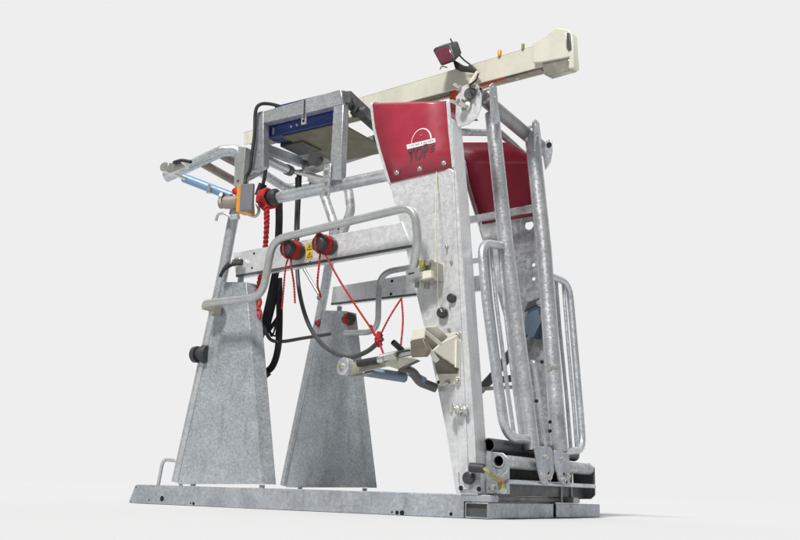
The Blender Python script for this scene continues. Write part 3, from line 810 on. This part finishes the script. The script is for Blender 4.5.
m.prism([q_ - Zv * .004 for q_ in (a_ + wn * .001, b_ + wn * .001, b_ + WB, a_ + WB)], Zv * .0035); m.each('boom_soffit', boom)
m = mb('brown'); a_, b_ = onboom(501, 73.5), onboom(536, 63.5)
m.prism([a_ + wn * .03 - Zv * .03, b_ + wn * .03 - Zv * .03, b_ + WB * .9 - Zv * .03, a_ + WB * .9 - Zv * .03], Zv * .06); m.use(M['bolt']); m.lathe(onboom(512, 72) + wn * .05, (0, 0, -1), ((0, .012), (.03, .012)), 10); m.build('trolley', boom, .004)
m = mb('cream')
hw = [onboom(u, v, .03) for u, v in ((532.5, 43), (537, 41), (556, 27.5), (568, 29.5), (572, 34), (574, 68), (568, 69), (569, 57), (541, 62.5), (533, 63))]
m.prism(hw, WB * .55); 
m.use(M['bracket']); m.prism([onboom(u, v, .02) for u, v in ((542, 60), (568, 55), (572.5, 69.5), (548, 76.5), (543, 74))], WB * .5)
m.build('boom_head', boom, .006)
m = mb('darksteel'); m.prism([onboom(u, v, .038) for u, v in ((566, 33), (569.5, 32.5), (571, 49), (567.5, 50.5))], wn * .01); m.use(M['bolt']); m.prism([onboom(u, v, .04) for u, v in ((565.2, 32.5), (566.2, 32.5), (567, 48), (566, 48))], wn * .01); m.build('hour_counter' if 0 else 'switch_box', boom, .003)
m = mb('orange'); m.lathe(onboom(499.7, 53.5), (0, 0, 1), ((-.02, .013), (.014, .013), (.022, .008)), 10); m.use(M['brass']); m.lathe(onboom(523, 46.5), (0, 0, 1), ((-.02, .010), (.014, .010)), 10); m.each('grease_nipple', boom)
m = mb('rust'); a_ = onboom(447, 86) + WB * .5; m.prism([a_ + Vector((-.022, 0, .02)), a_ + Vector((.022, 0, .02)), a_ + Vector((.018, 0, -.14)), a_ + Vector((-.018, 0, -.14))], (0, .02, 0)); m.build('boom_hanger', boom, .003)
# work lamp on the boom
def lp(u, v, o=.05): return onboom(u, v, o)
m = mb('blackpl')
fa = [lp(u, v, .16) for u, v in ((432.4, 50.5), (434.5, 48), (448.5, 44.5), (450.5, 46), (455, 59.5), (453.5, 62), (442.5, 66), (440.5, 65.5))]
cenf = sum(fa, Vector()) / len(fa); dep = Vector((.016, .085, .072))
bk = [cenf + dep + (p - cenf) * .80 for p in fa]
v0 = [m.b.verts.new(p) for p in fa]; v1 = [m.b.verts.new(p) for p in bk]
m.bridge(v0, v1); m.face(v0); m.face(list(reversed(v1)))
lamp = m.build('work_lamp', root, .008)
m = mb('lens'); m.prism([cenf + (p - cenf) * .80 - dep * .03 for p in fa], dep * .05); m.build('lamp_glass', lamp, .002)
m = mb('rubber'); m.prism([lp(u, v, .10) for u, v in ((452, 59), (462, 65), (470, 67), (471, 71), (455, 69))], wn * .05); m.build('lamp_bracket', lamp, .004)
m = mb('rubber'); m.sweep(spline([lp(450.5, 39, .12), lp(453, 44, .12), lp(457, 52, .10), lp(464, 60, .06), lp(472, 66, .04), lp(477, 71, .03)], 6), .005); m.sweep([lp(470, 66, .04), lp(478, 73, .04)], .011)
m.use(M['brass']); m.sweep(spline([lp(440, 69.5, .1), lp(442, 66.5, .1), lp(447, 67.5, .1)], 5), .004)
m.use(M['cord']); m.sweep([at(477.5, 73, Y=.1), at(470, 85, Y=.02)], .014); m.use(M['rubber']); m.sweep(spline([at(478, 74, Y=.02), at(476, 80, Y=0), at(470, 86, Y=.02), at(473, 94, Y=.01)], 6), .005)
m.each('lamp_cable', lamp)

# ---------------------------------------------------------------- things that hang from the machine
def twisted(m, pts, r, k_=190):                    # two strands laid round each other
    pts = [Vector(p) for p in pts]; L = [0]
    for a, b in zip(pts, pts[1:]): L.append(L[-1] + (b - a).length)
    n = max(12, int(L[-1] / .006)); A = []; B = []; j = 0
    for k in range(n + 1):
        d = L[-1] * k / n
        while j < len(L) - 2 and L[j + 1] < d: j += 1
        p = pts[j].lerp(pts[j + 1], (d - L[j]) / max(1e-6, L[j + 1] - L[j])); T = (pts[j + 1] - pts[j]).normalized()
        u = T.orthogonal().normalized() if abs(T.x) > .9 else (Vector((1, 0, 0)) - T * T.x).normalized(); w = T.cross(u)
        o = (u * math.cos(d * k_) + w * math.sin(d * k_)) * r * .55
        A.append(p + o); B.append(p - o)
    m.sweep(A, r * .68, n=6); m.sweep(B, r * .68, n=6)
def hang(m, name, label, cat, p, group=None):
    o = m.build(name, None, 0, origin=p); o['label'] = label; o['category'] = cat
    if group: o['group'] = group
    return o
def wound(m, p, axis, r, turns=4, tr=.010, w=.03):
    d = Vector(axis).normalized(); a = d.orthogonal().normalized(); b = d.cross(a); pts = []
    for k in range(turns * 16 + 1):
        t = k / 16 * 2 * math.pi; pts.append(Vector(p) + d * (w * k / (turns * 16)) + (a * math.cos(t) + b * math.sin(t)) * (r + .004 * math.sin(5.1 * t)))
    m.sweep(pts, tr, n=8); return pts
def face_strand(m, c, d):                # the rope laid through the slot of the cleat's face
    u = Vector((0, 0, 1))
    m.sweep(spline([c + d * .05 + u * .050, c + d * .100 + u * .056, c + d * .121 + u * .03, c + d * .122 - u * .02, c + d * .104 - u * .056, c + d * .05 - u * .050], 5), .006, n=8)
ax = Vector((-.15, -1, 0)).normalized()
G = 'red ropes on the cleats'
c0 = at(299, 251.5, Y=-.010)
m = mb('redrope'); wound(m, c0 + ax * .036, ax, .046, 4); face_strand(m, c0, ax)
twisted(m, spline([c0 + ax * .06 + Vector((-.02, 0, -.05)), at(285.5, 268, Y=-.10), at(283.5, 290, Y=-.08), at(282, 309, Y=-.06)], 6), .0050)
twisted(m, spline([c0 + ax * .06 + Vector((0, 0, -.05)), at(291.5, 268, Y=-.10), at(294, 285, Y=-.08), at(295, 303, Y=-.08)], 6), .0056)
hang(m, 'red_rope', 'red rope wound on the cleat left of the yellow sticker with two loose tails hanging', 'rope', c0, G)
c1 = at(331, 246.5, Y=-.010)
m = mb('redrope'); wound(m, c1 + ax * .036, ax, .046, 4); face_strand(m, c1, ax)
twisted(m, spline([c1 + ax * .06 + Vector((-.02, 0, -.05)), at(319, 266, Y=-.10), at(317.5, 285, Y=-.08), at(321, 297, Y=.1)], 6), .0056)
kn = at(378.5, 339, Y=-.2)
twisted(m, spline([c1 + ax * .06 + Vector((.01, 0, -.05)), at(340, 281, Y=-.14), at(360, 312, Y=-.17), kn], 6), .0056)
for k in range(3):
    wound(m, kn + Vector((-.01, 0, -.02 + .018 * k)), (.5 + .3 * k, .6, .5 - .4 * k), .020, 2, .008, .02)
twisted(m, spline([kn, at(389, 318, Y=-.14), at(401.5, 298, Y=-.05)], 6), .0050)
twisted(m, spline([at(401.5, 298, Y=-.05), at(403, 320, Y=-.1), at(401, 345, Y=-.2)], 6), .0050)
twisted(m, spline([kn, at(381, 347, Y=-.22), at(384, 355, Y=-.25)], 5), .0056)
twisted(m, spline([kn, at(373, 332, Y=-.2), at(371, 325, Y=-.2)], 5), .0065)
hang(m, 'red_rope', 'long red rope from the cleat right of the yellow sticker to the hoof rest', 'rope', c1, G)
c2 = at(265, 200, Y=.03); ax2 = Vector((1, -.15, .03)).normalized()
m = mb('redrope'); wound(m, c2 + ax2 * .036 - ax2 * .045, ax2, .056, 4, .013, .06)
twisted(m, spline([at(266, 206, Y=-.04), at(266.5, 225, Y=-.03), at(264.5, 255, Y=.02), at(259.5, 282, Y=.06), at(258, 296, Y=.06)], 7), .0145, 110)
twisted(m, spline([at(268, 206, Y=-.03), at(267.5, 228, Y=-.02), at(263.5, 258, Y=.03), at(261, 280, Y=.07), at(256.5, 300, Y=.07)], 7), .010, 140)
m.b.verts.index_update()
for du in (-2.5, 2):
    m.sweep(spline([at(258 + du, 290, Y=.05), at(258.5 - du, 302, Y=.05), at(259 + du, 312, Y=.05), at(260, 318, Y=.05)], 6), .008, n=8)
hang(m, 'red_rope', 'thick red rope lead wound round the left end of the upper side pipe', 'rope', c2)
p = at(346, 320, Y=YR + .03); ax3 = Vector((1, -.35, 0)).normalized()
m = mb('redrope'); wound(m, p + ax3 * .026, ax3, .036, 4, .010, .028); hang(m, 'red_rope', 'coil of red rope on the cleat at the right edge of the far rear post', 'rope', p, G)
p = at(323, 323, Y=YR + .03); ax3 = Vector((-1, -.1, 0)).normalized()
m = mb('redrope'); wound(m, p + ax3 * .018, ax3, .024, 4, .007, .018); hang(m, 'red_rope', 'coil of red rope on the cleat at the left edge of the far rear post', 'rope', p, G)
# black belly bands
m = mb('web')
m.strap(spline([at(279, 203, Y=.16), at(279, 225, Y=.2), at(277, 262, Y=.25), at(273, 285, Y=.28), at(267, 312, Y=.3), at(262, 330, Y=.3), at(259.5, 341, Y=.3)], 7), .046, .012, (1, .2, 0))
m.strap(spline([at(277, 290, Y=.27), at(270, 318, Y=.29), at(267, 330, Y=.29)], 6), .030, .010, (1, .4, 0))
m.strap(spline([at(279, 278, Y=.24), at(279.5, 318, Y=.26), at(278, 348, Y=.28), at(272.5, 366, Y=.28), at(263, 374, Y=.26)], 8), .040, .012, (1, .3, 0))
m.sweep(spline([at(259, 332, Y=.28), at(266, 333, Y=.28), at(275, 322, Y=.27), at(280, 314, Y=.25)], 6), .013, n=8)
m.beam(at(261, 377, Y=.25), at(268, 371, Y=.27), .05, .05)
for du in (0, 1):
    m.sweep(spline([at(275 + 3 * du, 270, Y=.22), at(272 + 2 * du, 300, Y=.24), at(269 - du, 325, Y=.25), at(272 + 3 * du, 336, Y=.25), at(277, 318 + 4 * du, Y=.24), at(280 - du, 285, Y=.23)], 8), .006, n=6)
hang(m, 'black_strap', 'wide black webbing band looped down from the black bobbin on the upper pipe', 'strap', at(279, 203, Y=.16), 'black belly bands')
m = mb('web'); 
m.strap(spline([at(299.5, 170, Y=.55), at(298.5, 190, Y=.55), at(297, 225, Y=.55), at(296.5, 262, Y=.52)], 6), .036, .012, (1, .2, 0))
hang(m, 'black_strap', 'narrow black webbing band hanging straight under the overhead winch frame', 'strap', at(299.5, 170, Y=.55), 'black belly bands')
m = mb('web'); m.strap(spline([at(266.5, 164, Y=.3), at(264, 180, Y=.3), at(260, 195, Y=.3)], 5), .022, .010, (1, .2, 0))
m.beam(at(263, 184, Y=.3), at(258.5, 196, Y=.3), .05, .03)
hang(m, 'black_strap', 'short black strap end hanging behind the grey control box', 'strap', at(266, 164, Y=.3), 'black belly bands')
m = mb('cord'); m.sweep(spline([at(436.5, 172, Y=-.015), at(435.5, 230, Y=-.12), at(437.5, 262, Y=-.12), at(438, 300, Y=-.03), at(442, 312, Y=-.04)], 8), .0032, n=8)
hang(m, 'pull_cord', 'thin cream cord hanging down the face of the near column to a black knob', 'cord', at(436.5, 172, Y=-.015))
